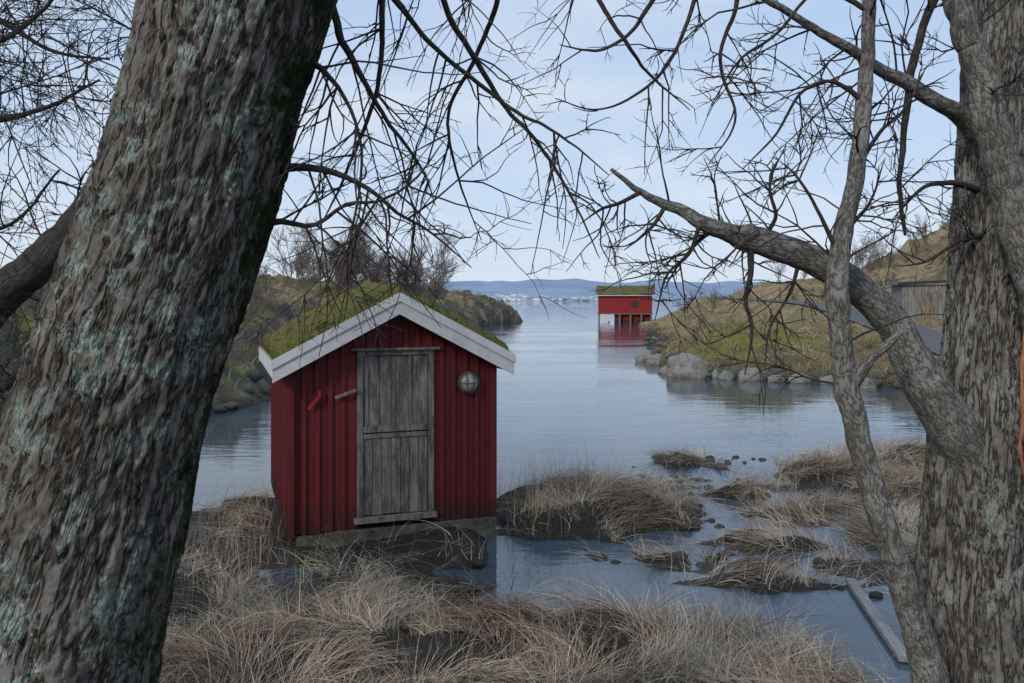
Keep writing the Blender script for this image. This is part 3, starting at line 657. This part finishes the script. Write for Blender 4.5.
for k,(b_,s,o) in enumerate([(.222,.72,-.25),(.181,.48,.2),(.200,.34,-.2),(.268,.30,-.1),(.30,.38,-.1),(.252,.36,.3),(.170,.42,0),(.437,.36,-.1),(.36,.3,-.1),(.234,.34,-.7),(.33,.25,-.2),(.40,.28,-.1)]):
    y_=shore(b_)+o; mb=MB(); rock(mb,(0,0,.0),(s*1.3,s*.9,s*.8),k+3.3)
    mb.tint[-1]=np.ones_like(mb.tint[-1])*.95
    mb.obj('boulder',M_boulder,True,loc=(b_*y_,y_,s*.15))
rx=[];ry=[]
for k in range(420):
    if random.random()<.6:
        i_=random.randrange(8,16); a=PR[i_];b_=PR[i_+1]; g_=.6
    else:
        i_=random.randrange(3,12); a=PL[i_];b_=PL[i_+1]; g_=.9
    t_=random.random(); rx.append(a[0]+(b_[0]-a[0])*t_+random.gauss(0,g_)); ry.append(a[1]+(b_[1]-a[1])*t_+random.gauss(.2,g_))
rzv=tz(rx,ry); mb=MB()
for k in range(len(rx)):
    if rzv[k]<-.15 or rzv[k]>.6: continue
    s=random.choice((.08,.12,.16,.2,.26))*(1+ry[k]*.003); rock(mb,(rx[k],ry[k],rzv[k]),(s*1.25,s,s*.6),k*.37,False,random.uniform(.4,.9))
mb.obj('shore_rocks',M_rock,True)
rx=rng.uniform(1.8,6,90);ry=rng.uniform(6.5,14,90); rzv=tz(rx,ry); mb=MB()
for k in range(90):
    if rzv[k]<-.12: continue
    s=random.uniform(.02,.07); rock(mb,(rx[k],ry[k],max(rzv[k],-.02)+s*.2),(s*1.2,s,s*.7),k*.7,False,.6)
rx=rng.normal(-1.2,1.2,60);ry=rng.normal(7.25,.4,60); rzv=tz(rx,ry)
for k in range(60):
    s=random.uniform(.02,.08); rock(mb,(rx[k],ry[k],rzv[k]),(s*1.2,s,s*.7),k*.7,False,.35)
mb.obj('pebbles',M_rock,True)
print('rocks',time.time()-T0)

# ---------------- grass
def blades(mb,x,y,z,L,az,e0,e1,w,tint,seg=5,curl=.5):
    n=len(x); p=np.stack([x,y,z],1); V=np.zeros((n,seg+1,2,3)); side=np.stack([-np.sin(az),np.cos(az),0*az],1)
    tilt=rng.normal(0,.6,n); side=side*np.cos(tilt)[:,None]+np.array([0,0,1])*np.sin(tilt)[:,None]
    daz=rng.normal(0,curl,n)
    for k in range(seg+1):
        f=k/seg; ww=(w*(1-.8*f))[:,None]
        V[:,k,0]=p-side*ww; V[:,k,1]=p+side*ww
        e=e0+(e1-e0)*f; a=az+daz*f
        p=p+np.stack([np.cos(e)*np.cos(a),np.cos(e)*np.sin(a),np.sin(e)],1)*(L/seg)[:,None]
        p[:,2]=np.maximum(p[:,2],np.maximum(z*.6,0)+.015+.14*f*(tint%.3))
    b0=np.arange(n)[:,None]*(seg+1)*2+np.arange(seg)[None,:]*2
    q=np.stack([b0,b0+1,b0+3,b0+2],2).reshape(-1,4)
    mb.add(V.reshape(-1,3),q,tint=np.repeat(tint,(seg+1)*2))
N=260000
gx_=rng.uniform(-5.0,6.8,N); gy_=4.2+rng.random(N)**1.2*9; gh,gdN,gdL,gdR,_=terr(gx_,gy_)
cl=fbm(gx_*1.5,gy_*1.5,0,4,131); cl2=fbm(gx_*4,gy_*4,0,3,132)
ca,sa=math.cos(math.radians(20)),math.sin(math.radians(20))
lx=(gx_+2.15)*ca+(gy_-7.76)*sa; ly=-(gx_+2.15)*sa+(gy_-7.76)*ca
inshed=(lx>-.08)&(lx<Wd+.1)&(ly>-.15)&(ly<Dp+.1)
front=np.exp(-(((lx-1.2)/1.5)**4+((ly+.55)/.95)**4))+.95*np.exp(-(((lx+.7)/.75)**4+((ly-.9)/1.5)**4))
mud=np.exp(-(((gx_-2.2)/.75)**2+((gy_-7.3)/.6)**2))+np.exp(-(((gx_+.75)/.38)**2+((gy_-5.2)/.45)**2))
isl=gy_>7.0
pr=ss(-.01,.05,gh)*np.where(isl&(gx_>0),ss(.30,.46,cl*.5+cl2*.5),ss(.38,.52,cl*.5+cl2*.5))*(1-np.clip(front,0,1)*.93)*(1-.75*np.clip(mud,0,1))
keep=(rng.random(N)<pr)&~inshed&(gdL<0.3)
gx_,gy_,gh,cl,cl2=gx_[keep],gy_[keep],gh[keep],cl[keep],cl2[keep]; n=len(gx_)
az=fbm(gx_*.6,gy_*.6,3,4,133)*math.pi*6+rng.normal(0,.5,n)
lay=rng.random(n)<.68
e0=np.where(lay,rng.uniform(.1,.6,n),rng.uniform(.4,1.25,n)); e1=np.where(lay,rng.uniform(-.35,.15,n),e0-rng.uniform(.6,1.7,n)); L=rng.uniform(.18,.58,n)*(.6+.6*cl)
tint=np.clip(rng.normal(.53,.25,n)+(cl2-.5)*1.4,0,1)
print('blades',n)
mb=MB(); blades(mb,gx_,gy_,gh-.01,L,az,e0,e1,rng.uniform(.0012,.0032,n),tint,5,.5)
R=[]
for (cx,cy,sx_,sy_,m,hh) in [(.15,8.9,.25,.3,260,.55),(.6,9.9,.5,.5,220,.5),(-2.45,7.65,.3,.2,200,.45),(-2.9,8.3,.3,.5,140,.45),(5.2,10.5,.7,.9,260,.4),(4.3,11.3,.6,.4,160,.35),(4.4,8.4,.5,.7,160,.35),(1.5,9.2,.8,.7,220,.35),(-.8,5.6,1.2,.5,200,.35),(-2.6,6.2,.7,.6,260,.42),(.6,5.6,1.2,.5,200,.3)]:
    R.append(np.stack([rng.normal(cx,sx_,m),rng.normal(cy,sy_,m),np.full(m,hh)],1))
R=np.concatenate(R); rh=terr(R[:,0],R[:,1])[0]; k_=rh>-.03; R=R[k_];rh=rh[k_]
lx=(R[:,0]+2.15)*ca+(R[:,1]-7.76)*sa; ly=-(R[:,0]+2.15)*sa+(R[:,1]-7.76)*ca; k_=~((lx>-.1)&(lx<Wd+.1)&(ly>-.15)&(ly<Dp+.1)); R=R[k_];rh=rh[k_]; m=len(R)
blades(mb,R[:,0],R[:,1],rh,R[:,2]*rng.uniform(.5,1.3,m),rng.uniform(0,6.28,m),rng.uniform(1.1,1.55,m),rng.uniform(.6,1.4,m),rng.uniform(.001,.0022,m),rng.uniform(.4,.9,m),5)
mb.obj('dry_marsh_grass',M_grass)
def scat(N,x0,x1,y0,y1,cond):
    a=rng.uniform(x0,x1,N); c=rng.uniform(y0,y1,N); h_,dn,dl,dr,p_=terr(a,c); k=cond(a,c,h_,dl,dr,p_); return a[k],c[k],h_[k]
sets=[scat(42000,4,45,22,75,lambda a,c,h,dl,dr,p:(dr>.1)&(p>1.25)&(h>.08)&(fbm(a*.5,c*.5,0,4,41)<.6)),
      scat(14000,5,15,21,36,lambda a,c,h,dl,dr,p:(dr>.1)&(p>1.25)&(h>.08)&(fbm(a*1.1,c*1.1,0,4,45)<.52)),
      scat(26000,-14,2,10,50,lambda a,c,h,dl,dr,p:(dl>.3)&(h>.4)&(fbm(a*.9,c*.9,0,4,141)>.45)),
      scat(12000,-20,2,50,110,lambda a,c,h,dl,dr,p:(dl>.5)&(h>.5))]
mb=MB()
for a,c,h_ in sets:
    m=len(a); blades(mb,a,c,h_-.02,rng.uniform(.15,.4,m)*(1+c*.005),rng.uniform(0,6.28,m),rng.uniform(.4,1.3,m),rng.uniform(-.6,.5,m),.004+c*.00022,np.clip(rng.normal(.55,.2,m)+(fbm(a*.4,c*.4,0,3,142)-.5)*1.4,0,1),3)
mb.obj('hill_grass',M_hgrass)
mb=MB(); n=90; fx=np.concatenate([rng.uniform(-3.2,1.5,50),rng.normal(-2.9,.5,40)]);fy=np.concatenate([rng.uniform(4.8,7.3,50),rng.normal(8.0,.7,40)]); fz=tz(fx,fy); a=rng.uniform(0,6.28,n)
lx=(fx+2.15)*ca+(fy-7.76)*sa; ly=-(fx+2.15)*sa+(fy-7.76)*ca; k_=~((lx>-.35)&(lx<Wd+.3)&(ly>-.3)&(ly<Dp+.3))
growB(mb,np.stack([fx,fy,np.maximum(fz,0)+.05],1)[k_],np.stack([np.cos(a),np.sin(a),a*0+.2],1)[k_],rng.uniform(.25,.8,n)[k_],np.full(n,.004)[k_],1,.12,-.02,.6)
mb.obj('fallen_twigs',M_limb,True)
M_plank,nt,b=newmat('driftwood',.8,.3); oc=objco(nt); nt.links.new(ramp(nt,noise(nt,mapping(nt,oc,(1,.1,1)),40,6,.7),[(.3,(.12,.115,.11)),(.6,(.30,.30,.29)),(.8,(.42,.42,.41))]),b.inputs['Base Color'])
PK=empty('driftwood_plank'); mb=MB(); v0=np.array([2.98,7.05]);v1=np.array([2.70,5.5]); d=(v1-v0)/np.linalg.norm(v1-v0); s_=np.array([-d[1],d[0]])*.04
vs=[]
for zz in(.0,.04):
    for p_ in (v0-s_,v1-s_,v1+s_,v0+s_): vs.append((p_[0],p_[1],zz+.01))
mb.add(vs,[(3,2,1,0),(4,5,6,7),(0,1,5,4),(1,2,6,5),(2,3,7,6),(3,0,4,7)],tint=.0); mb.obj('plank',M_plank,False,PK)
print('grass',time.time()-T0)
# ---------------- birches / bushes
def bush_mesh(name,seed,stems,Hh,lvl,spr,ks=1.0):
    global rng; rng=np.random.default_rng(seed); mb=MB()
    d=np.stack([rng.normal(0,spr,stems),rng.normal(0,spr,stems),np.ones(stems)],1)
    p=np.stack([rng.normal(0,.04*Hh,stems),rng.normal(0,.04*Hh,stems),0*d[:,0]],1)
    growB(mb,p,d,Hh*rng.uniform(.6,1,stems),.008*Hh*rng.uniform(.5,1,stems),lvl,.09,.03,kids=ks,spread=.75,minL=.15,den=2.6,base=2.6,rmin=.003)
    return mb.obj(name,M_birch,True)
protos=[bush_mesh('birch',11,4,3.8,3,.14),bush_mesh('birch',12,5,3.2,3,.22,.9),bush_mesh('birch',13,8,2.0,3,.4,.7),bush_mesh('birch',14,3,4.6,3,.1)]
random.seed(5)
def place(group,lst):
    g=empty(group); a=np.array([(l[0],l[1]) for l in lst]); zz=tz(a[:,0],a[:,1])
    for (x_,y_,pi,s),z in zip(lst,zz):
        if z<.2: continue
        o=bpy.data.objects.new('bare_tree',protos[pi].data); sc.collection.objects.link(o); o.parent=g
        o.location=(x_,y_,z-.05); o.scale=(s*random.uniform(.85,1.2),s*random.uniform(.85,1.2),s*random.uniform(.8,1.15)); o.rotation_euler=(0,0,random.uniform(0,6.28))
lst=[]
for k in range(22):
    u=random.uniform(238,300) if k<12 else random.uniform(215,330); y_=random.uniform(24,42); lst.append(((u-512)/F*y_,y_,random.choice([0,1,2,2,2]),random.uniform(.35,.75)))
for k in range(40):
    u=random.uniform(290,440); y_=random.uniform(56,88); lst.append(((u-512)/F*y_,y_,random.choice([0,0,1,3]),random.uniform(.8,1.45)))
for k in range(16):
    u=random.uniform(420,500); y_=random.uniform(75,100); lst.append(((u-512)/F*y_,y_,2,random.uniform(.25,.5)))
place('headland_birch_thicket',lst)
lst=[]
for k in range(24):
    u=random.uniform(-60,110); y_=random.uniform(9.8,15); lst.append(((u-512)/F*y_,y_,2,random.uniform(.4,.8)))
place('bank_brushwood',lst)
lst=[]
for k in range(30):
    u=random.uniform(670,960); y_=random.uniform(45,80); lst.append(((u-512)/F*y_,y_,random.choice([0,1,2,2]),random.uniform(.35,.9)))
for k in range(12):
    u=random.uniform(820,960); y_=random.uniform(75,95); lst.append(((u-512)/F*y_,y_,random.choice([0,1,3]),random.uniform(.8,1.2)))
place('hillside_scrub',lst)
for o in protos: bpy.data.objects.remove(o)
# ---------------- world, sun, camera
w=bpy.data.worlds.new('World'); sc.world=w; w.use_nodes=True; nt=w.node_tree; nt.nodes.clear()
sky=nd(nt,'ShaderNodeTexSky',sky_type='NISHITA'); sky.sun_disc=False; EL=math.radians(30); AZ=math.radians(215); sky.sun_elevation=EL; sky.sun_rotation=AZ
tc=nd(nt,'ShaderNodeTexCoord'); dirv=tc.outputs['Generated']
mp_=nd(nt,'ShaderNodeMapping'); mp_.inputs['Scale'].default_value=(1,1,3.2); mp_.inputs['Rotation'].default_value=(0,.25,0); nt.links.new(dirv,mp_.inputs['Vector'])
cn=noise(nt,mp_.outputs[0],2.3,5,.55,.5)
sp=nd(nt,'ShaderNodeSeparateXYZ'); nt.links.new(dirv,sp.inputs[0])
hz=ramp(nt,sp.outputs[2],[(0,(7.2,8.0,9.2)),(.12,(5.9,7.3,9.4)),(.5,(4.1,5.8,8.6))])
cloud=mix(nt,ramp(nt,cn,[(.44,0.0),(.66,.85)]),hz,(7.5,8.2,9.3))
col_=mix(nt,.92,sky.outputs[0],cloud)
bg=nd(nt,'ShaderNodeBackground'); bg.inputs['Strength'].default_value=.1; nt.links.new(col_,bg.inputs[0])
out=nd(nt,'ShaderNodeOutputWorld'); nt.links.new(bg.outputs[0],out.inputs[0])
sl_=bpy.data.lights.new('sun','SUN'); sl_.energy=1.9; sl_.angle=math.radians(10); sl_.color=(1,.92,.8)
so=bpy.data.objects.new('sun',sl_); sc.collection.objects.link(so)
tosun=Vector((math.sin(AZ)*math.cos(EL),math.cos(AZ)*math.cos(EL),math.sin(EL))); so.rotation_euler=tosun.to_track_quat('Z','Y').to_euler(); so.location=(-5,-5,8)
cam=bpy.data.cameras.new('camera'); co=bpy.data.objects.new('camera',cam); sc.collection.objects.link(co); sc.camera=co
co.location=(0,0,CH); co.rotation_euler=(math.radians(90),0,0); cam.sensor_width=36; cam.lens=F*36/1024; cam.shift_y=-41.5/1024; cam.clip_end=6000; cam.clip_start=.05
sc.view_settings.view_transform='Standard'; sc.view_settings.look='None'; sc.view_settings.exposure=0
print('done',time.time()-T0)
